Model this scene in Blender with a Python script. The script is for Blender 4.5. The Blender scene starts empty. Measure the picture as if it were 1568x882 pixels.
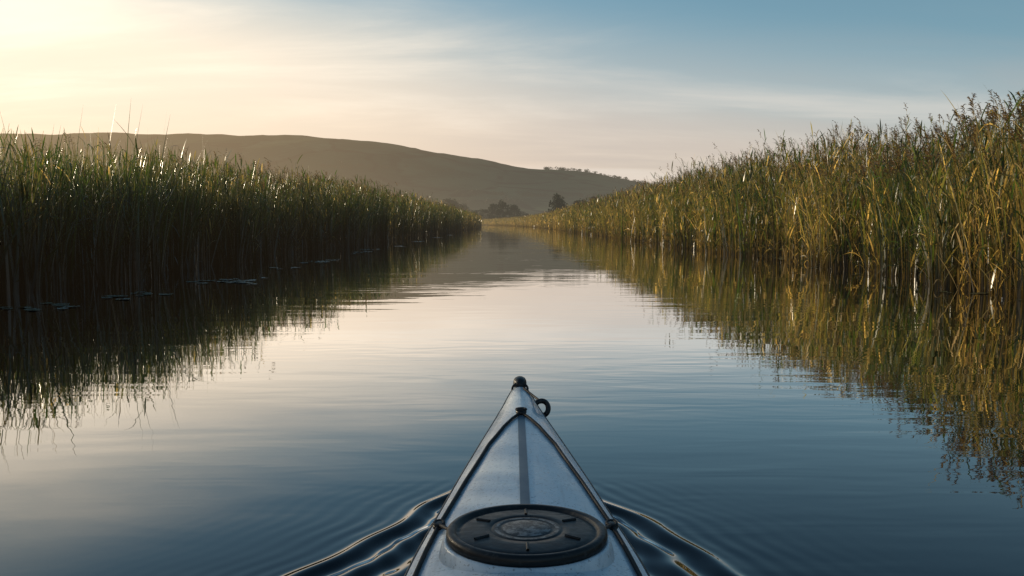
import bpy, math, numpy as np
from mathutils import Vector
rng = np.random.default_rng(7)
scene = bpy.context.scene
R = math.radians

# ------------------------------------------------------------------ camera
cam_d = bpy.data.cameras.new("camera"); cam = bpy.data.objects.new("camera", cam_d)
scene.collection.objects.link(cam); scene.camera = cam
cam.location = (0, 0, 0.9); cam.rotation_euler = (R(90 - 4.33), 0, 0)
cam_d.lens = 30; cam_d.sensor_width = 36; cam_d.clip_start = 0.05; cam_d.clip_end = 9000
scene.view_settings.view_transform = 'Standard'
scene.view_settings.look = 'None'; scene.view_settings.exposure = 0

# ------------------------------------------------------------------ sun + sky
AZ, EL = R(51), R(10)
sund = Vector((-math.sin(AZ)*math.cos(EL), math.cos(AZ)*math.cos(EL), math.sin(EL)))
ld = bpy.data.lights.new("sun", 'SUN'); ld.energy = 5.0; ld.angle = R(0.5); ld.color = (1.0, 0.82, 0.57)
lo = bpy.data.objects.new("sun", ld); scene.collection.objects.link(lo)
lo.rotation_euler = (-sund).to_track_quat('-Z', 'Y').to_euler()

class NT:
    def __init__(s, nt): s.nt = nt
    def n(s, t, **k):
        nd = s.nt.nodes.new(t)
        for a, b in k.items(): setattr(nd, a, b)
        return nd
    def put(s, sock, v):
        if v is None: return
        if isinstance(v, bpy.types.NodeSocket): s.nt.links.new(v, sock)
        else: sock.default_value = v
    def m(s, op, a, b=None, c=None, clamp=False):
        nd = s.n('ShaderNodeMath', operation=op); nd.use_clamp = clamp
        s.put(nd.inputs[0], a); s.put(nd.inputs[1], b); s.put(nd.inputs[2], c)
        return nd.outputs[0]
    def vm(s, op, a, b=None, out=0):
        nd = s.n('ShaderNodeVectorMath', operation=op)
        s.put(nd.inputs[0], a)
        if op == 'SCALE': s.put(nd.inputs['Scale'], b)
        else: s.put(nd.inputs[1], b)
        return nd.outputs[out]
    def ss(s, v, a, b, lo=0.0, hi=1.0):
        nd = s.n('ShaderNodeMapRange', interpolation_type='SMOOTHSTEP')
        if not isinstance(a, bpy.types.NodeSocket) and a > b: a, b, lo, hi = b, a, hi, lo
        for i, x in enumerate((v, a, b, lo, hi)): s.put(nd.inputs[i], x)
        return nd.outputs[0]
    def mix(s, f, a, b, bt='MIX'):
        nd = s.n('ShaderNodeMix', data_type='RGBA', blend_type=bt)
        s.put(nd.inputs[0], f); s.put(nd.inputs[6], a); s.put(nd.inputs[7], b)
        return nd.outputs[2]
    def noise(s, vec, scale, detail=3, rough=0.5, dist=0.0):
        nd = s.n('ShaderNodeTexNoise')
        s.put(nd.inputs['Vector'], vec)
        nd.inputs['Scale'].default_value = scale; nd.inputs['Detail'].default_value = detail
        nd.inputs['Roughness'].default_value = rough; nd.inputs['Distortion'].default_value = dist
        return nd.outputs['Fac']

w = bpy.data.worlds.new("World"); scene.world = w; w.use_nodes = True
w.node_tree.nodes.clear(); T = NT(w.node_tree)
sky = T.n('ShaderNodeTexSky'); sky.sky_type = 'NISHITA'; sky.sun_disc = False
sky.sun_elevation = EL; sky.sun_rotation = -AZ; sky.air_density = 1.0; sky.dust_density = 0.5; sky.ozone_density = 1.3
tc = T.n('ShaderNodeTexCoord').outputs['Generated']
sep = T.n('ShaderNodeSeparateXYZ'); T.put(sep.inputs[0], tc); X, Y, Z = sep.outputs
sdot = T.vm('DOT_PRODUCT', tc, tuple(sund), out=1)
zz = T.m('ADD', T.m('MAXIMUM', Z, 0.0), 0.16)
cx_ = T.m('DIVIDE', X, zz); cy_ = T.m('DIVIDE', Y, zz)
comb = T.n('ShaderNodeCombineXYZ')
T.put(comb.inputs[0], T.m('MULTIPLY', T.m('SUBTRACT', cx_, T.m('MULTIPLY', cy_, 0.35)), 0.42)); T.put(comb.inputs[1], T.m('MULTIPLY', cy_, 1.15)); comb.inputs[2].default_value = 5.3
cl = T.noise(comb.outputs[0], 1.6, 8, 0.58, 0.35)
cl2 = T.noise(comb.outputs[0], 0.5, 2, 0.5, 0.2)
# warm haze layer
bound = T.m('ADD', T.m('MULTIPLY', X, -0.18), 0.185)
el2 = T.m('ADD', T.m('SUBTRACT', Z, bound), T.m('MULTIPLY', T.m('SUBTRACT', cl2, 0.5), -0.16))
hz = T.ss(el2, 0.10, -0.11)
near = T.ss(sdot, 0.52, 0.97)
hcol = T.mix(near, (0.74, 0.66, 0.58, 1), (1.20, 1.0, 0.76, 1))
low = T.ss(Z, 0.17, 0.02)
hcol = T.mix(T.m('MULTIPLY', low, 0.75), hcol, T.mix(near, (0.76, 0.585, 0.45, 1), (1.38, 0.96, 0.57, 1)))
base = T.vm('SCALE', sky.outputs[0], 1.12)
basec = T.mix(1.0, base, (0.70, 0.95, 1.03, 1), 'MULTIPLY')
basec = T.mix(T.ss(Z, 0.42, 0.12, 0.0, 0.65), basec, (2.4, 4.0, 4.9, 1))
c1 = T.mix(T.m('MULTIPLY', hz, 0.95), basec, T.vm('SCALE', hcol, 10.0))
cm = T.m('MULTIPLY', T.ss(cl, 0.44, 0.74), T.m('MULTIPLY', T.ss(el2, 0.11, -0.04), 0.6))
ccol = T.mix(near, (0.86, 0.78, 0.69, 1), (1.45, 1.25, 0.98, 1))
c2 = T.mix(cm, c1, T.vm('SCALE', ccol, 10.0))
gb = T.m('MULTIPLY', T.m('MULTIPLY', T.ss(cl, 0.52, 0.34), T.ss(Z, 0.24, 0.08)), 0.24)
c3 = T.mix(gb, c2, T.mix(near, (4.9, 4.4, 4.1, 1), (8.6, 7.0, 5.3, 1)))
bg = T.n('ShaderNodeBackground'); T.put(bg.inputs[0], c3); bg.inputs[1].default_value = 0.1
wo = T.n('ShaderNodeOutputWorld'); T.put(wo.inputs[0], bg.outputs[0])

# ------------------------------------------------------------------ material helpers
def new_mat(name):
    m = bpy.data.materials.new(name); m.use_nodes = True; m.node_tree.nodes.clear()
    try: m.cycles.emission_sampling = 'NONE'
    except Exception as e: print(e)
    return m, NT(m.node_tree)
def pbsdf(T, col, rough=0.6, spec=0.4, metal=0.0, normal=None, coat=0.0):
    p = T.n('ShaderNodeBsdfPrincipled')
    T.put(p.inputs['Base Color'], col); T.put(p.inputs['Roughness'], rough)
    T.put(p.inputs['Specular IOR Level'], spec); T.put(p.inputs['Metallic'], metal)
    T.put(p.inputs['Coat Weight'], coat)
    if normal: T.put(p.inputs['Normal'], normal)
    return p
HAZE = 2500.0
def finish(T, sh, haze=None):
    if haze:   # aerial perspective painted in as emission: thicker low down, brighter toward the sun
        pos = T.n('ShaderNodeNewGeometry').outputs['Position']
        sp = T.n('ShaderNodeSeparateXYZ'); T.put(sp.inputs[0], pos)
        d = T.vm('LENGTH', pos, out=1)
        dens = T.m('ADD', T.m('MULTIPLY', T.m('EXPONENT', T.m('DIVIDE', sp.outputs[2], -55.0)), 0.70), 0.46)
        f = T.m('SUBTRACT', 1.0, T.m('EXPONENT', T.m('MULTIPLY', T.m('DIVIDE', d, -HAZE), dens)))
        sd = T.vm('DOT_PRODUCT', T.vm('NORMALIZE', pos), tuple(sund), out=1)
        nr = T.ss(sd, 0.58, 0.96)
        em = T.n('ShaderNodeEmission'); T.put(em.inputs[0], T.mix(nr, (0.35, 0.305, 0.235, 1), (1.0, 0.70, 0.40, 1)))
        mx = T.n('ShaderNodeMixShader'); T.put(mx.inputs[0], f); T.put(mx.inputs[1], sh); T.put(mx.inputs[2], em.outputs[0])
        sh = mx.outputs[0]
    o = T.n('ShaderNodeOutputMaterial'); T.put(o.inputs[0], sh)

def mesh_obj(name, verts, faces, mats=(), cols=None, smooth=False, parent=None, fmat=None):
    me = bpy.data.meshes.new(name)
    verts = np.asarray(verts, dtype=np.float32)
    if isinstance(faces, np.ndarray):
        k = faces.shape[1]; nf = faces.shape[0]
        me.vertices.add(len(verts)); me.vertices.foreach_set('co', verts.ravel())
        me.loops.add(nf*k); me.loops.foreach_set('vertex_index', faces.astype(np.int32).ravel())
        me.polygons.add(nf); me.polygons.foreach_set('loop_start', np.arange(0, nf*k, k, dtype=np.int32))
        me.polygons.foreach_set('loop_total', np.full(nf, k, dtype=np.int32))
        me.update(calc_edges=True)
    else:
        me.from_pydata([tuple(map(float, v)) for v in verts], [], faces)
    if smooth: me.polygons.foreach_set('use_smooth', np.ones(len(me.polygons), dtype=bool))
    if cols is not None:
        at = me.color_attributes.new('Col', 'FLOAT_COLOR', 'POINT')
        c4 = np.ones((len(verts), 4), dtype=np.float32); c4[:, :3] = cols
        at.data.foreach_set('color', c4.ravel())
    for m in mats: me.materials.append(m)
    if fmat is not None: me.polygons.foreach_set('material_index', np.asarray(fmat, dtype=np.int32))
    ob = bpy.data.objects.new(name, me); scene.collection.objects.link(ob)
    if parent: ob.parent = parent
    return ob

def grid_faces(nx, ny):
    i = np.arange(nx*ny).reshape(ny, nx)
    return np.stack([i[:-1, :-1], i[:-1, 1:], i[1:, 1:], i[1:, :-1]], -1).reshape(-1, 4)

def chan(y):   # centre line of the waterway: straight, then bending left
    y = np.asarray(y, dtype=float)
    q = np.clip(y-120, 0, 330)/200
    return -8*q*q - np.clip(y-450, 0, None)*0.132
def sstep(v, a, b):
    t = np.clip((np.asarray(v, float)-a)/(b-a), 0, 1); return t*t*(3-2*t)

# ------------------------------------------------------------------ ground
def geo(a, b, n):
    return a + (b-a)*(np.geomspace(1, 60, n)-1)/59
u = np.concatenate([-geo(14, 3200, 26)[::-1], np.linspace(-13, -5, 25), np.linspace(-4, 4, 5), np.linspace(5, 13, 25), geo(14, 3200, 26)])
yv = np.concatenate([-geo(10, 400, 12)[::-1], np.linspace(-8, 200, 140), geo(203, 3500, 80)])
U, V = np.meshgrid(u, yv)
a = np.abs(U)
zg = -1.0 + 1.06*sstep(a, 5.6, 7.0) + 0.40*sstep(a, 7.0, 10.5)
zg += 0.05*np.sin(U*2.1+V*0.9)*sstep(a, 6, 8) + 0.05*np.sin(V*1.7-U)*sstep(a, 6, 8)
G = np.stack([U + chan(V), V, zg], -1).reshape(-1, 3)
mg, T = new_mat("ground")
pos = T.n('ShaderNodeNewGeometry').outputs['Position']
gc = T.mix(T.noise(pos, 1.3, 5), (0.035, 0.028, 0.015, 1), (0.06, 0.065, 0.025, 1))
gc2 = T.mix(T.ss(T.noise(pos, 0.012, 3), 0.4, 0.6), gc, (0.13, 0.11, 0.05, 1))
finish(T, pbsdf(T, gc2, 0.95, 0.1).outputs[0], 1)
mesh_obj("ground", G, grid_faces(len(u), len(yv)), [mg], smooth=True)

# ------------------------------------------------------------------ water
KX = 0.028
xs = np.concatenate([-geo(1.5, 600, 40)[::-1], np.linspace(-1.49, 1.49, 401), geo(1.5, 600, 40)])
ys = np.concatenate([-geo(1.0, 300, 20)[::-1], np.linspace(-0.99, 0.8, 60), np.linspace(0.81, 3.6, 400), geo(3.61, 1500, 90)])
XX, YY = np.meshgrid(xs, ys)
def wake(x, y):
    h = np.zeros_like(x)
    xa = np.abs(x-KX)
    L = np.clip(3.04-y, 0, None)
    sg = np.sign(x-KX)
    xc = 0.045 + 0.55*L**0.85
    wob = 0.016*np.sin(y*9+sg*1.3)+0.008*np.sin(y*21+x*3)
    uu = (xa - xc + wob)
    fade = sstep(L, 0.05, 0.25)*np.exp(-L*0.30)
    wd = 0.017+0.013*L
    h += 0.0085*fade*np.exp(-(uu/wd)**2)
    h -= 0.0080*fade*np.exp(-((uu+2.1*wd)/(1.2*wd))**2)
    h += 0.0080*fade*np.exp(-((uu+4.3*wd)/(1.1*wd))**2)
    h -= 0.0070*fade*np.exp(-((uu+6.4*wd)/(1.1*wd))**2)
    h += 0.0065*fade*np.exp(-((uu+8.6*wd)/(1.1*wd))**2)
    h -= 0.0050*fade*np.exp(-((uu+10.8*wd)/(1.1*wd))**2)
    ins = sstep(-uu, 0.0, 0.1)
    h += 0.0020*fade*ins*np.sin(x*48+y*27+2*np.sin(y*7))*np.sin(y*36-x*9)
    out = sstep(uu, 0, 0.03)*np.exp(-np.clip(uu, 0, 9)/0.14)*(0.75+0.25*np.sin(y*11+sg))
    h += 0.0010*fade*out*np.cos(uu*95+1.2*np.sin(y*6+sg))
    return h
ZZ = wake(XX, YY)
Wv = np.stack([XX, YY, ZZ], -1).reshape(-1, 3)
mw, T = new_mat("water")
pos = T.n('ShaderNodeNewGeometry').outputs['Position']
def mp(T, v, s):
    return T.vm('MULTIPLY', v, s)
n1 = T.noise(mp(T, pos, (0.5, 1.3, 1)), 1.0, 2, 0.5, 0.4)
n2 = T.noise(mp(T, pos, (1.4, 5.5, 1)), 1.0, 2, 0.5, 0.3)
n3 = T.noise(mp(T, pos, (9.0, 16.0, 1)), 1.0, 2, 0.5)
patch = T.ss(T.noise(mp(T, pos, (0.15, 0.30, 1)), 1.0, 2), 0.42, 0.62)
hgt = T.m('ADD', T.m('MULTIPLY', n1, 0.0034), T.m('ADD', T.m('MULTIPLY', T.m('MULTIPLY', n2, T.m('ADD', T.m('MULTIPLY', patch, 0.86), 0.14)), 0.0023), T.m('MULTIPLY', n3, 0.00006)))
bp = T.n('ShaderNodeBump'); bp.inputs['Strength'].default_value = 1.0; bp.inputs['Distance'].default_value = 1.0
T.put(bp.inputs['Height'], hgt)
fr = T.n('ShaderNodeFresnel'); fr.inputs['IOR'].default_value = 1.36; T.put(fr.inputs['Normal'], bp.outputs[0])
ff = T.m('MINIMUM', T.m('MULTIPLY', T.m('POWER', fr.outputs[0], 1.35), 2.9), 0.98)
gl = T.n('ShaderNodeBsdfGlossy'); gl.inputs['Roughness'].default_value = 0.010; gl.inputs['Color'].default_value = (0.97, 0.97, 0.975, 1)
T.put(gl.inputs['Normal'], bp.outputs[0])
df = T.n('ShaderNodeBsdfDiffuse'); df.inputs['Color'].default_value = (0.003, 0.007, 0.010, 1)
mx = T.n('ShaderNodeMixShader'); T.put(mx.inputs[0], ff); T.put(mx.inputs[1], df.outputs[0]); T.put(mx.inputs[2], gl.outputs[0])
finish(T, mx.outputs[0])
mesh_obj("water", Wv, grid_faces(len(xs), len(ys)), [mw], smooth=True)

# ------------------------------------------------------------------ hills
px = np.array([-900, -400, -100, 0, 130, 200, 330, 400, 480, 540, 600, 650, 700, 750, 800, 850, 900, 950, 990, 1060, 1200, 1500, 1900])
py = np.array([300, 240, 212, 205, 203, 203, 205, 206, 208, 213, 220, 228, 237, 246, 255, 259, 263, 271, 280, 292, 312, 330, 338])
D = 1900.
hx = (px-784)/1307*D; hz_ = (342-py)/1307*D*0.985
gx = np.linspace(-2400, 1600, 321); gy = np.linspace(800, 2900, 110)
GX, GY = np.meshgrid(gx, gy)
H = np.interp(GX*D/np.clip(GY, 1500, 2300), hx, hz_)
t = np.clip((GY-850)/(D-850), 0, 1)
prof = np.sin(t*math.pi/2)**1.7*(0.3+0.7*t)
back = 1-0.4*sstep(GY, D, 2900)
HZ = H*prof*back + 4*np.sin(GX/71+GY/90)*t*(1-t)*2 + 1.8*np.sin(GX/33-GY/47)*t - 2*(1-t) + 0.5*np.sin(GX/13.)*t
HZ += 14*np.sin(GX/150+1)*np.sin(GY/170)*t*(1-t)*2
HZ = HZ+rng.normal(0, 0.5, HZ.shape)*t
mh, T = new_mat("hill")
pos = T.n('ShaderNodeNewGeometry').outputs['Position']
wn = T.n('ShaderNodeTexNoise'); T.put(wn.inputs['Vector'], pos); wn.inputs['Scale'].default_value = 0.004
wp_ = T.vm('ADD', mp(T, pos, (0.006, 0.0032, 0.0)), T.vm('SCALE', wn.outputs['Color'], 0.8))
vor = T.n('ShaderNodeTexVoronoi'); vor.feature = 'DISTANCE_TO_EDGE'; vor.inputs['Scale'].default_value = 1.0; T.put(vor.inputs['Vector'], wp_)
hed = T.m('MULTIPLY', T.ss(vor.outputs['Distance'], 0.06, 0.015), T.ss(T.noise(pos, 0.02, 3), 0.35, 0.55))
vc = T.n('ShaderNodeTexVoronoi'); vc.inputs['Scale'].default_value = 1.0; T.put(vc.inputs['Vector'], wp_)
fc = T.mix(T.vm('DOT_PRODUCT', vc.outputs['Color'], (0.33, 0.33, 0.33), out=1), (0.020, 0.045, 0.016, 1), (0.14, 0.16, 0.075, 1))
fc = T.mix(T.m('MULTIPLY', T.ss(T.noise(pos, 0.010, 6, 0.7), 0.42, 0.58), 0.7), fc, (0.020, 0.032, 0.014, 1))
hc = T.mix(T.m('MULTIPLY', hed, 0.95), fc, (0.006, 0.009, 0.005, 1))
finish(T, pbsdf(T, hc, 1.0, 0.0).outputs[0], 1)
mesh_obj("hill", np.stack([GX, GY, HZ], -1).reshape(-1, 3), grid_faces(len(gx), len(gy)), [mh], smooth=True)

# ------------------------------------------------------------------ ribbons (reeds and leaves)
def ribbons(P, W, S, C):
    n, k, _ = P.shape
    if S.ndim == 2: S = S[:, None, :]
    A = P - S*W[..., None]; B = P + S*W[..., None]
    V = np.stack([A, B], 2).reshape(-1, 3)
    Cc = np.repeat(C[:, :, None, :], 2, 2).reshape(-1, 3)
    base = (np.arange(n)*2*k)[:, None] + (np.arange(k-1)*2)[None, :]
    F = np.stack([base, base+1, base+3, base+2], -1).reshape(-1, 4)
    return V, F, Cc
class Acc:
    def __init__(s): s.V=[]; s.F=[]; s.C=[]; s.o=0
    def add(s, V, F, C): s.V.append(V); s.F.append(F+s.o); s.C.append(C); s.o += len(V)
    def obj(s, name, mats): return mesh_obj(name, np.concatenate(s.V), np.concatenate(s.F), mats, np.concatenate(s.C))
def unit(v): return v/np.maximum(np.linalg.norm(v, axis=-1, keepdims=True), 1e-9)

GREEN = np.array([0.027, 0.052, 0.012]); OLIVE = np.array([0.064, 0.070, 0.020]); GOLD = np.array([0.46, 0.33, 0.16]); BROWN = np.array([0.042, 0.031, 0.017])
def shade(z, side):   # painted shade over dark dead growth low in the stand, deepest on left bank
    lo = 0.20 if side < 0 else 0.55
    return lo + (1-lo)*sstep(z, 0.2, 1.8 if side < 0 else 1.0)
def reed_zone(acc, side, y0, y1, depth, dens, nleaf, segs, wmul, upright, gold, plume_n, plume_p, tall=0.0):
    n = int((y1-y0)*depth*dens)
    y = rng.uniform(y0, y1, n)
    d = depth*rng.random(n)**1.5
    edge = 6.35 + 0.22*np.sin(y*0.9+side) + 0.15*np.sin(y*2.3+2*side) + 0.22*np.sin(y*0.31+1+side)
    x = chan(y) + side*(edge + d)
    z0 = np.where(d < 0.6, -0.08, 0.0) + 0.35*sstep(edge+d, 7.0, 10.5)
    if side < 0: Ht = 2.00 + 0.50*sstep(y, 11, 45)
    else: Ht = 2.22 + 0.42*sstep(y, 11, 26)
    Ht = Ht + 0.13*np.sin(y*0.55+side*2) + 0.09*np.sin(y*1.9+d*1.3) + 0.07*np.sin(y*4.7)
    f0 = 0.93 if side < 0 else 0.84
    Ht = Ht*(f0+(1-f0)*sstep(d, 0, 0.9)) * (1+np.clip(rng.normal(0, 0.10, n), -.25, .17))
    if side < 0: Ht = Ht*(1-0.05*sstep(d, 1, 3))
    base = np.stack([x, y, z0], -1)
    bent = (rng.random(n) < 0.06) & (y > 12.5)
    ang = rng.uniform(0, 2*np.pi, n)
    lm = np.clip(np.abs(rng.normal(0.04, 0.07, n)), 0, .16) + bent*rng.uniform(0.15, 0.5, n)
    lean = np.stack([np.cos(ang), np.sin(ang), 0*ang], -1)*lm[:, None] + np.array([-0.02, 0.02, 0])
    lean[:, 0] -= side*0.10*np.exp(-d/0.35)
    gv = np.clip(gold + rng.normal(0, 0.30, n) + 0.20*np.sin(y*0.7+1) + 0.12*np.sin(y*2.9), 0, 1)
    def stempt(h):
        hh = h[..., None]
        return base[:, None, :] + np.array([0, 0, 1.0])*hh*Ht[:, None, None] + lean[:, None, :]*(hh**2)*Ht[:, None, None]
    k = max(3, segs)
    h = np.tile(np.linspace(0, 1, k), (n, 1))
    P = stempt(h)
    a2 = rng.uniform(-0.9, 0.9, n)
    S = np.stack([np.cos(a2), np.sin(a2), 0*a2], -1)
    Wd = np.tile(np.linspace(0.0055, 0.002, k), (n, 1))*wmul
    tt = h[..., None]
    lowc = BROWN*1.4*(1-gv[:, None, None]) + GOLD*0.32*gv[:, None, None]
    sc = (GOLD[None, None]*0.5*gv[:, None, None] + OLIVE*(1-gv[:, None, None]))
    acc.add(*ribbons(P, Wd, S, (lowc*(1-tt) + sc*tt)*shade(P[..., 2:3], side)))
    up = rng.random(n) < upright
    idx = np.repeat(np.where(~up)[0], nleaf); m = len(idx)
    hf = rng.uniform(0.02, 0.99, m)**0.95
    b = (base[idx] + np.array([0, 0, 1.0])*(hf*Ht[idx])[:, None] + lean[idx]*((hf**2)*Ht[idx])[:, None])
    phi = rng.uniform(0, 2*np.pi, m)
    L = rng.uniform(0.25, 0.60, m)*(1.15-0.4*hf)
    out = rng.uniform(0.10, 0.55, m)
    droopy = rng.random(m) < 0.38
    upv = rng.uniform(0.85, 1.1, m); dr = np.where(droopy, rng.uniform(0.6, 1.3, m), rng.uniform(0.0, 0.35, m))
    out = np.where(droopy, out*1.2, out)
    t = np.linspace(0, 1, segs+1)[None, :]
    hor = (L*out)[:, None]*(t+0.35*t*t)
    ver = L[:, None]*(upv[:, None]*t - dr[:, None]*t*t)
    dirx = np.stack([np.cos(phi), np.sin(phi), 0*phi], -1)
    P = b[:, None, :] + dirx[:, None, :]*hor[..., None] + np.array([0, 0, 1.0])*ver[..., None]
    tw = rng.normal(0, 0.8, m)
    S = np.stack([-np.sin(phi)*np.cos(tw), np.cos(phi)*np.cos(tw), np.sin(tw)*0.6], -1)
    wp = np.sin(np.pi*np.clip(t*0.86+0.12, 0, 1))**0.8; wp[:, -1] = 0.04
    Wd = (rng.uniform(0.006, 0.0165, m)*wmul)[:, None]*wp
    g = np.clip(gv[idx] + rng.normal(0, 0.28, m) + 0.34*(0.42-hf), 0, 1)[:, None]**2.6
    c = GREEN*(1-g) + (OLIVE*0.2+GOLD*1.08)*g
    c *= rng.uniform(0.40, 1.5, (m, 1))
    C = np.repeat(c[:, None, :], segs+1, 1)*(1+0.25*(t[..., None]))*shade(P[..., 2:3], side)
    acc.add(*ribbons(P, Wd, S, C))
    idx = np.repeat(np.where(up)[0], max(3, nleaf//2+1)); m = len(idx)
    if m:
        kk = segs+2
        t = np.linspace(0, 1, kk)[None, :]
        L = Ht[idx]*rng.uniform(0.60, 1.08, m)*(1+(rng.random(m) < 0.06)*tall*rng.uniform(0.3, 1, m))
        phi = rng.uniform(0, 2*np.pi, m)
        sp = np.abs(rng.normal(0.07, 0.08, m)); cv = rng.uniform(0, 0.12, m) + (rng.random(m) < 0.12)*0.35
        dirx = np.stack([np.cos(phi), np.sin(phi), 0*phi], -1)
        hor = L[:, None]*(sp[:, None]*t + cv[:, None]*t**3)
        ver = L[:, None]*(t - (cv[:, None]*0.7)*t**4)
        P = base[idx][:, None, :] + np.stack([rng.normal(0, .05, m), rng.normal(0, .05, m), 0*L], -1)[:, None, :] + dirx[:, None, :]*hor[..., None] + np.array([0, 0, 1.0])*ver[..., None]
        a3 = rng.uniform(0, np.pi, m)
        S = np.stack([np.cos(a3), np.sin(a3), 0*a3], -1)
        wp = (1-t**2.6)*0.92+0.05
        Wd = (rng.uniform(0.007, 0.019, m)*wmul)[:, None]*wp
        g = np.clip(gv[idx]*0.7 + rng.normal(0, 0.2, m), 0, 1)[:, None]**1.8
        c = GREEN*(1-g) + (OLIVE*0.5+GOLD*0.6)*g
        c *= rng.uniform(0.6, 1.5, (m, 1))
        q_ = np.clip(t[..., None]*2.2, 0, 1)
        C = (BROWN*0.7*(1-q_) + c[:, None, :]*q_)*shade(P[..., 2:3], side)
        acc.add(*ribbons(P, Wd, S, C))
    if plume_n:
        pi = np.where(~up & (rng.random(n) < plume_p))[0]
        idx = np.repeat(pi, plume_n); m = len(idx)
        if m:
            f = np.tile(np.linspace(0, 1, plume_n), len(pi))
            top = base[idx] + (np.array([0, 0, 1.0]) + lean[idx])*Ht[idx][:, None]
            wind = np.repeat(rng.normal(-0.6, 0.5, len(pi)), plume_n)
            ph = np.where(rng.random(m) < 0.6, np.pi*(wind < 0), rng.uniform(0, 2*np.pi, m)) + rng.normal(0, .6, m)
            L = rng.uniform(0.07, 0.16, m)*(1-0.4*f)*(1+0.25*(wmul-1))
            t = np.linspace(0, 1, 3)[None, :]
            b = top + np.array([0, 0, 1.0])*(f*0.24-0.05)[:, None] + np.stack([wind*0.10*f*f, 0*f, -0.06*f*f], -1)
            dirx = np.stack([np.cos(ph), np.sin(ph), 0*ph], -1)
            P = b[:, None, :] + dirx[:, None, :]*(L[:, None]*0.55*t)[..., None] + np.array([0, 0, 1.0])*(L[:, None]*(0.75*t-0.55*t*t))[..., None]
            S = np.stack([-np.sin(ph), np.cos(ph), 0*ph], -1)*0.5+np.array([0, 0, 0.6])
            Wd = (np.full(m, 0.0085)*wmul)[:, None]*np.array([[0.7, 1.0, 0.15]])
            c = np.array([0.075, 0.052, 0.036])*rng.uniform(0.5, 1.5, (m, 1))
            acc.add(*ribbons(P, Wd, S, np.repeat(c[:, None, :], 3, 1)))

mr, T = new_mat("reed_leaf")
at = T.n('ShaderNodeAttribute'); at.attribute_name = 'Col'
col = at.outputs['Color']
p = pbsdf(T, col, 0.34, 0.6)
tr = T.n('ShaderNodeBsdfTranslucent'); T.put(tr.inputs[0], T.mix(1.0, T.vm('SCALE', col, 2.8), (1.15, 1.04, 0.52, 1), 'MULTIPLY'))
ms = T.n('ShaderNodeMixShader'); ms.inputs[0].default_value = 0.34
T.put(ms.inputs[1], p.outputs[0]); T.put(ms.inputs[2], tr.outputs[0])
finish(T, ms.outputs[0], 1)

for side, up, gold in ((-1, 0.60, 0.12), (1, 0.15, 0.36)):
    acc = Acc()
    reed_zone(acc, side, 4, 20, 3.4, 54, 9, 4, 1.0, up, gold, 14, 0.06 if side < 0 else 0.5, 0.36 if side < 0 else 0.15)
    reed_zone(acc, side, 20, 45, 3.4, 38, 8, 4, 1.25, up*0.45, gold, 8, 0.5, 0.15)
    reed_zone(acc, side, 45, 110, 4.0, 18, 6, 3, 2.0, up*0.2, gold+0.02, 4, 0.6)
    reed_zone(acc, side, 110, 520, 5.0, 6, 5, 2, 4.2, 0.0, gold+0.26, 2, 0.6)
    acc.obj("reed_bed", [mr])
acc = Acc()
for side in (-1, 1): reed_zone(acc, side, -25, 4, 3.0, 18, 6, 3, 1.8, 0.2, 0.3, 3, 0.3)
acc.obj("reed_bed", [mr])

# ------------------------------------------------------------------ trees
mt, T = new_mat("tree_foliage")
at = T.n('ShaderNodeAttribute'); at.attribute_name = 'Col'
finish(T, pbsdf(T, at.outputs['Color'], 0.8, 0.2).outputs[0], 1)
mb, T = new_mat("tree_bark")
pos = T.n('ShaderNodeNewGeometry').outputs['Position']
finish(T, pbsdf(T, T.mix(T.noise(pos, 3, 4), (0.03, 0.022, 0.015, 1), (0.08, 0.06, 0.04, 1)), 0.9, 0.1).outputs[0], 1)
def leaf_cloud(acc, c, r, n, size):
    q = unit(rng.normal(0, 1, (n, 3)))*(rng.random((n, 1))**0.45)
    p = c + q*r
    a = unit(rng.normal(0, 1, (n, 3))); b = unit(np.cross(a, rng.normal(0, 1, (n, 3))))
    s = size*rng.uniform(0.5, 1.2, (n, 1))
    V = np.stack([p-a*s, p-b*s*0.5, p+a*s, p+b*s*0.5], 1).reshape(-1, 3)
    F = np.arange(n*4).reshape(-1, 4)
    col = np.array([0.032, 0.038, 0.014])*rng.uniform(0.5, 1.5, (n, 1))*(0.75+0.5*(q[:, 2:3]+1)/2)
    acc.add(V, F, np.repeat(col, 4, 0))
def limb(acc, p0, p1, r0, r1, k=6):
    p0 = np.array(p0); p1 = np.array(p1); d = unit(p1-p0); s = unit(np.cross(d, [0.3, 1, 0.2])); tt = np.cross(d, s)
    an = np.linspace(0, 2*np.pi, k, endpoint=False)[:, None]
    ring = np.cos(an)*s+np.sin(an)*tt
    V = np.concatenate([p0+ring*r0, p1+ring*r1]); i = np.arange(k); j = (i+1) % k
    acc.add(V, np.stack([i, j, j+k, i+k], -1), np.full((2*k, 3), 0.04))
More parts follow.
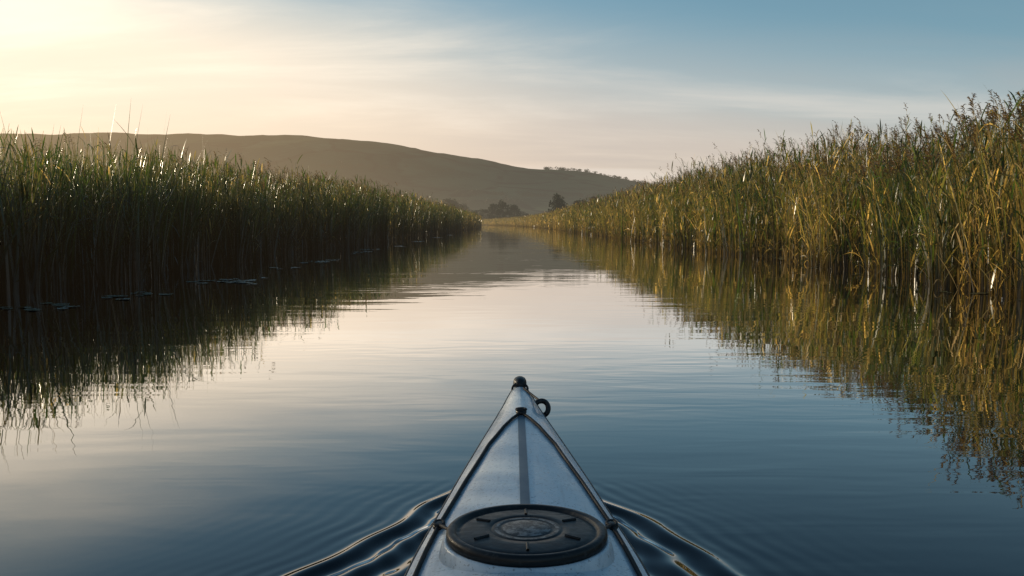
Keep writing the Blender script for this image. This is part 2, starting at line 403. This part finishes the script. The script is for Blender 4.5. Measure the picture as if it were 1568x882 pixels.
def tree(x, y, z, h, wd, leaves=1900):
    e = bpy.data.objects.new("tree", None); scene.collection.objects.link(e); e.location = (x, y, z)
    a = Acc(); limb(a, (0, 0, -.5), (0.1*wd*.2, 0, h*.35), h*.035, h*.025); limb(a, (0.02*wd, 0, h*.35), (0.05*wd, 0, h*.75), h*.025, h*.008)
    f = Acc()
    nb = 13
    for i in range(nb):
        an = i*2.4+rng.uniform(-.3, .3); hh = h*(0.22+0.66*i/nb+rng.uniform(-.04, .04)); rr = wd*0.34*math.sin(math.pi*min(1, 0.30+0.60*i/nb))*rng.uniform(.65, 1.15)
        c = np.array([math.cos(an)*rr, math.sin(an)*rr, hh])
        limb(a, (0.03*wd, 0, hh*0.72), c, h*.014, h*.004, 5)
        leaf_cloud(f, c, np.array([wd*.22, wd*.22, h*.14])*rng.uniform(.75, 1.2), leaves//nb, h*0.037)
    t1 = a.obj("trunk", [mb]); t2 = f.obj("crown", [mt]); t1.parent = e; t2.parent = e
def at_px(pxx, yy): return (pxx-784)/1307*yy
for pxx, yy, h, wd in ((856, 350, 12.6, 8.5), (912, 360, 12.5, 10.0), (690, 640, 21, 17), (708, 650, 17, 15), (757, 520, 13.5, 10), (770, 500, 15, 8), (787, 520, 13.5, 9), (742, 540, 10.5, 13), (728, 560, 10, 12), (802, 540, 8.5, 12), (655, 560, 12, 16), (888, 360, 11.5, 9)):
    tree(at_px(pxx, yy), yy, 0.3, h, wd)
f = Acc()
def hillz(x, y):
    ix = int(np.clip(np.searchsorted(gx, x), 1, len(gx)-1)); iy = int(np.clip(np.searchsorted(gy, y), 1, len(gy)-1))
    return HZ[iy, ix]
for a_, b_, yy, n, s in ((835, 1010, 1880, 60, 4.0), (560, 760, 900, 50, 4.5), (640, 900, 1000, 80, 5), (700, 980, 1300, 55, 4), (420, 800, 1150, 50, 4), (800, 1060, 950, 60, 5), (480, 700, 1500, 30, 3.5)):
    for i in range(n):
        q = rng.uniform(a_, b_); y_ = yy+ (q-a_)*0.25*(1 if yy < 1800 else 0)+rng.normal(0, 4); x_ = at_px(q, y_)
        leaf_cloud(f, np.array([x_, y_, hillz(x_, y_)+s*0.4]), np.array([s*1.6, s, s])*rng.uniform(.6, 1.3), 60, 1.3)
f.obj("hedgerow_trees", [mt])

# ------------------------------------------------------------------ lily pads
V = []; F = []
pads = [(70, 473, 7), (55, 471, 5), (215, 451, 9), (190, 452, 5), (360, 430, 12), (385, 431, 7), (480, 402, 8), (505, 399, 6), (555, 386, 10), (570, 382, 8), (610, 377, 6), (640, 370, 9), (670, 364, 8), (690, 360, 6), (1478, 450, 5), (1240, 409, 5), (1300, 420, 2), (985, 373, 4), (430, 412, 3), (300, 432, 4)]
for pxx, pyy, n in pads:
    an = 4.33*math.pi/180+math.atan((pyy-441)/1307); yd = 0.9/math.tan(an); dep = yd*math.cos(an-4.33*math.pi/180)/math.cos(an)
    xd = (pxx-784)/1307*dep
    for i in range(n):
        r = rng.uniform(0.035, 0.085)*(1+yd/60); cx, cy = xd+rng.normal(0, 0.14), yd+rng.normal(0, 0.22)*(1+yd/25)
        st = rng.uniform(0, 6.28); k = 14; b0 = len(V)
        V.append((cx, cy, 0.006))
        for j in range(k+1):
            th = st+0.25+(2*math.pi-0.5)*j/k
            rr = r*(1+0.06*math.sin(th*3+i))
            V.append((cx+rr*math.cos(th), cy+rr*0.85*math.sin(th), 0.006+0.006*rng.random()))
        for j in range(k): F.append((b0, b0+1+j, b0+2+j))
mp_, T = new_mat("lily_pad")
pos = T.n('ShaderNodeNewGeometry').outputs['Position']
finish(T, pbsdf(T, T.mix(T.noise(pos, 9, 3), (0.04, 0.06, 0.03, 1), (0.10, 0.11, 0.06, 1)), 0.3, 0.8).outputs[0])
mesh_obj("lily_pads", V, F, [mp_])

# ------------------------------------------------------------------ kayak
kay = bpy.data.objects.new("kayak", None); scene.collection.objects.link(kay); kay.location = (KX, 0, 0)
st = np.array([
 #  y     w      zg     zr    keel
 (3.03, 0.010, 0.320, 0.328, 0.27),
 (2.98, 0.024, 0.318, 0.330, 0.20),
 (2.90, 0.037, 0.312, 0.328, 0.08),
 (2.72, 0.064, 0.296, 0.322, -0.03),
 (2.40, 0.113, 0.280, 0.315, -0.08),
 (2.09, 0.157, 0.268, 0.310, -0.10),
 (1.61, 0.218, 0.252, 0.302, -0.11),
 (1.00, 0.265, 0.240, 0.300, -0.12),
 (0.00, 0.290, 0.230, 0.290, -0.12),
 (-1.0, 0.255, 0.225, 0.270, -0.11),
 (-1.7, 0.150, 0.245, 0.285, -0.07),
 (-2.2, 0.040, 0.290, 0.305, 0.08),
 (-2.3, 0.010, 0.302, 0.310, 0.22)])[::-1]
def sec(y): return [np.interp(y, st[:, 0], st[:, i]) for i in range(1, 5)]
sy = np.concatenate([np.linspace(-2.3, 2.7, 130), np.linspace(2.72, 3.03, 24)])
raw = np.array([sec(y) for y in sy])
for _ in range(3):
    raw[1:-1] = 0.25*raw[:-2]+0.5*raw[1:-1]+0.25*raw[2:]
def secs(y): return [np.interp(y, sy, raw[:, i]) for i in range(4)]
def deck_pt(y, s, off=0.0):
    w_, zg_, zr_, _ = secs(y)
    return np.array([w_*s, y, zg_+(zr_-zg_)*(1-(0.30*abs(s)+0.70*abs(s)**2.2)) + off])
S_ = np.linspace(-1, 1, 33)
DV = np.array([[deck_pt(y, s) for s in S_] for y in sy]).reshape(-1, 3)
md, T = new_mat("kayak_gelcoat")
pos = T.n('ShaderNodeTexCoord').outputs['Object']
nb_ = T.noise(pos, 18, 5, 0.65); sp_ = T.noise(pos, 160, 2, 0.5); st_ = T.noise(mp(T, pos, (60, 5, 20)), 1.0, 4, 0.6)
dc = T.mix(T.ss(nb_, 0.35, 0.65), (0.56, 0.65, 0.71, 1), (0.70, 0.77, 0.81, 1))
dc = T.mix(T.m('MULTIPLY', T.ss(sp_, 0.60, 0.68), 0.65), dc, (0.20, 0.22, 0.23, 1))
dc = T.mix(T.m('MULTIPLY', T.ss(st_, 0.54, 0.75), 0.35), dc, (0.28, 0.32, 0.35, 1))
rg = T.ss(nb_, 0.3, 0.7, 0.24, 0.42)
bp = T.n('ShaderNodeBump'); bp.inputs['Strength'].default_value = 0.45; bp.inputs['Distance'].default_value = 0.002; T.put(bp.inputs['Height'], T.m('ADD', T.noise(pos, 7, 2), T.m('MULTIPLY', T.ss(sp_, 0.6, 0.7), 0.3)))
finish(T, pbsdf(T, dc, rg, 0.5, 0.0, bp.outputs[0], 0.25).outputs[0])
mk, T = new_mat("black_rubber")
pos = T.n('ShaderNodeTexCoord').outputs['Object']
scr = T.noise(mp(T, pos, (40, 90, 10)), 1.0, 5, 0.7)
bc = T.mix(T.ss(scr, 0.5, 0.75), (0.010, 0.011, 0.012, 1), (0.06, 0.062, 0.062, 1))
bp = T.n('ShaderNodeBump'); bp.inputs['Strength'].default_value = 0.3; bp.inputs['Distance'].default_value = 0.001; T.put(bp.inputs['Height'], T.noise(pos, 120, 3))
finish(T, pbsdf(T, bc, T.ss(scr, 0.4, 0.7, 0.36, 0.6), 0.35, 0, bp.outputs[0]).outputs[0])
mstripe, T = new_mat("deck_stripe")
pos = T.n('ShaderNodeTexCoord').outputs['Object']
finish(T, pbsdf(T, T.mix(T.noise(pos, 60, 4), (0.05, 0.09, 0.13, 1), (0.11, 0.16, 0.21, 1)), 0.4, 0.4, 0.0).outputs[0])
mcord, T = new_mat("cord")
pos = T.n('ShaderNodeTexCoord').outputs['Object']
finish(T, pbsdf(T, T.mix(T.noise(pos, 400, 2), (0.008, 0.008, 0.009, 1), (0.03, 0.03, 0.03, 1)), 0.7, 0.3).outputs[0])
mlabel, T = new_mat("hatch_emblem")
pos = T.n('ShaderNodeTexCoord').outputs['Object']
finish(T, pbsdf(T, T.mix(T.ss(T.noise(pos, 70, 4, 0.7), 0.4, 0.6), (0.03, 0.032, 0.034, 1), (0.21, 0.22, 0.22, 1)), 0.5, 0.4).outputs[0])

mesh_obj("deck", DV, grid_faces(len(S_), len(sy)), [md], smooth=True, parent=kay)
Q = np.linspace(0, 1, 14)
HV = []
for y in sy:
    w_, zg_, zr_, kl = secs(y); row = []
    for q in Q[:-1]: row.append((-w_*(1-q**2.4)*(1+0.02*math.sin(q*3.1)), y, zg_-0.001+(kl-zg_)*q))
    for q in Q[::-1]: row.append((w_*(1-q**2.4)*(1+0.02*math.sin(q*3.1)), y, zg_-0.001+(kl-zg_)*q))
    HV += row
mesh_obj("hull", HV, grid_faces(2*len(Q)-1, len(sy)), [md], smooth=True, parent=kay)
yy = np.linspace(1.74, 2.55, 40)
SV = [(a_, y, deck_pt(y, a_/secs(y)[0])[2]+0.0016) for y in yy for a_ in (-0.0105, 0.0, 0.0105)]
mesh_obj("deck_stripe", SV, grid_faces(3, len(yy)), [mstripe], smooth=True, parent=kay)

def tube(name, pts, r, mat, cyclic=False, parent=kay):
    cu = bpy.data.curves.new(name, 'CURVE'); cu.dimensions = '3D'; cu.bevel_depth = r; cu.bevel_resolution = 4
    sp = cu.splines.new('POLY'); sp.points.add(len(pts)-1)
    for i, p in enumerate(pts): sp.points[i].co = (*map(float, p), 1)
    sp.use_cyclic_u = cyclic
    cu.materials.append(mat); ob = bpy.data.objects.new(name, cu); scene.collection.objects.link(ob); ob.parent = parent
    return ob
def blob(name, c, r, mat, seg=16, parent=kay):
    an = np.linspace(0, 2*np.pi, seg, endpoint=False); V = []; rows = 9
    ce = lambda v: math.copysign(abs(v)**0.8, v)
    for i in range(rows):
        ph = -math.pi/2+math.pi*i/(rows-1)
        for a_ in an:
            V.append((c[0]+r[0]*ce(math.cos(ph))*math.cos(a_), c[1]+r[1]*ce(math.cos(ph))*math.sin(a_), c[2]+r[2]*ce(math.sin(ph))))
    F = [(i*seg+j, i*seg+(j+1) % seg, (i+1)*seg+(j+1) % seg, (i+1)*seg+j) for i in range(rows-1) for j in range(seg)]
    return mesh_obj(name, V, F, [mat], smooth=True, parent=parent)
for sgn, nm in ((-1, "port"), (1, "starboard")):
    ysm = np.linspace(-2.25, 2.97, 120)
    tube("seam_"+nm, [deck_pt(y, sgn*1.0, -0.003)+np.array([sgn*0.001, 0, 0]) for y in ysm], 0.0038, mk)
    yk = np.array([1.74, 2.0, 2.3, 2.45, 2.52, 2.565]); sk = np.array([0.90, 0.84, 0.71, 0.48, 0.27, 0.03])
    yc = np.linspace(1.74, 2.565, 50)
    tube("deck_line_"+nm, [deck_pt(y, sgn*np.interp(y, yk, sk), 0.005) for y in yc], 0.0044, mcord)
    tube("deck_line_aft_"+nm, [deck_pt(y, sgn*np.interp(y, [0.9, 1.5, 1.74], [0.86, 0.9, 0.90]), 0.005) for y in np.linspace(0.9, 1.74, 30)], 0.0044, mcord)
    c = deck_pt(1.745, sgn*0.90, 0.004); blob("deck_fitting_"+nm, c, (0.014, 0.022, 0.007), mk)
    tube("fitting_knot_"+nm, [c+np.array([0.010*math.cos(a_), 0.016*math.sin(a_), 0.005]) for a_ in np.linspace(0, 6.28, 16)], 0.0035, mcord)
    tube("bungee_"+nm, [deck_pt(1.375, sgn*0.9*t_, 0.006) for t_ in np.linspace(0, 1, 20)], 0.004, mcord)
    tube("hatch_strap_"+nm, [deck_pt(1.745-0.08*t_, sgn*(0.90-0.16*t_), 0.006+0.010*t_) for t_ in np.linspace(0, 1, 10)], 0.0035, mcord)
c = deck_pt(2.575, 0, 0.006); blob("deck_fitting_bow", c, (0.017, 0.022, 0.009), mk)
tube("fitting_eye", [c+np.array([0.014*math.cos(a_), 0.012*math.sin(a_), 0.008]) for a_ in np.linspace(0, 6.28, 20)], 0.0045, mcord)
blob("bow_cap", (0, 3.0, 0.333), (0.024, 0.045, 0.024), mk, 24)
tube("bow_cap_collar", [(0.027*math.cos(a_), 2.965+0.004*math.sin(a_), 0.320+0.020*math.sin(a_)) for a_ in np.linspace(0, 2*math.pi, 24)], 0.004, mk, True)
c = np.array([0.066, 2.74, 0.300])
tube("carry_toggle", [c+np.array([0.024*math.cos(a_), 0.006*math.sin(a_*2), 0.024*math.sin(a_)]) for a_ in np.linspace(-2.6, 2.3, 28)], 0.0085, mk)
tube("toggle_cord", [deck_pt(2.93, 0.4, 0.004), deck_pt(2.88, 0.9, 0.006), (0.052, 2.82, 0.318), tuple(c+np.array([-0.005, 0.02, 0.022]))], 0.004, mcord)

HY, HZc = 1.585, 0.3035
def lathe(name, prof, mats, fm=None, seg=72, parent=kay):
    V = []; F = []; FM = []
    for i, (r, z) in enumerate(prof):
        for j in range(seg):
            a_ = 2*math.pi*j/seg; V.append((r*math.cos(a_), HY+r*0.97*math.sin(a_), HZc+z - 0.012*(r*math.sin(a_))))
    for i in range(len(prof)-1):
        for j in range(seg):
            F.append((i*seg+j, i*seg+(j+1) % seg, (i+1)*seg+(j+1) % seg, (i+1)*seg+j)); FM.append(fm[i] if fm else 0)
    return mesh_obj(name, V, F, mats, smooth=True, parent=parent, fmat=FM)
lathe("hatch_collar", [(0.172, -0.055), (0.164, -0.018), (0.160, -0.004), (0.157, 0.000), (0.153, 0.000), (0.147, -0.003), (0.14, -0.004)], [md])
lathe("hatch_cover", [(0.148, -0.004), (0.152, 0.001), (0.1535, 0.008), (0.1525, 0.015), (0.148, 0.019), (0.141, 0.0195), (0.136, 0.017), (0.134, 0.0125), (0.130, 0.012),
   (0.125, 0.0145), (0.117, 0.016), (0.085, 0.0175), (0.072, 0.018), (0.070, 0.0165), (0.067, 0.0165), (0.065, 0.018), (0.062, 0.0182), (0.055, 0.0182), (0.053, 0.0175), (0.048, 0.0175), (0.046, 0.0185), (0.0, 0.019)],
   [mk, mlabel], [0]*16+[1, 0, 0, 0, 1])
for i in range(6):
    a_ = math.pi/6+i*math.pi/3
    p0 = np.array([0.082*math.cos(a_), HY+0.08*math.sin(a_), HZc+0.0185-0.012*0.08*math.sin(a_)]); p1 = np.array([0.112*math.cos(a_), HY+0.11*math.sin(a_), HZc+0.0172-0.012*0.11*math.sin(a_)])
    tube("hatch_rib_%d" % (i+1), [p0, p1], 0.0028, mk)
an = np.linspace(0, 2*np.pi, 60, endpoint=False)
cp = [(0.20*math.cos(a_)*(1-0.15*math.sin(a_)), -0.05+0.40*math.sin(a_), 0.318) for a_ in an]
tube("cockpit_coaming", cp, 0.014, mk, True)
mesh_obj("cockpit_well", [(p[0], p[1], 0.306) for p in cp]+[(0, -0.05, 0.303)], [(i, (i+1) % 60, 60) for i in range(60)], [mk], parent=kay)
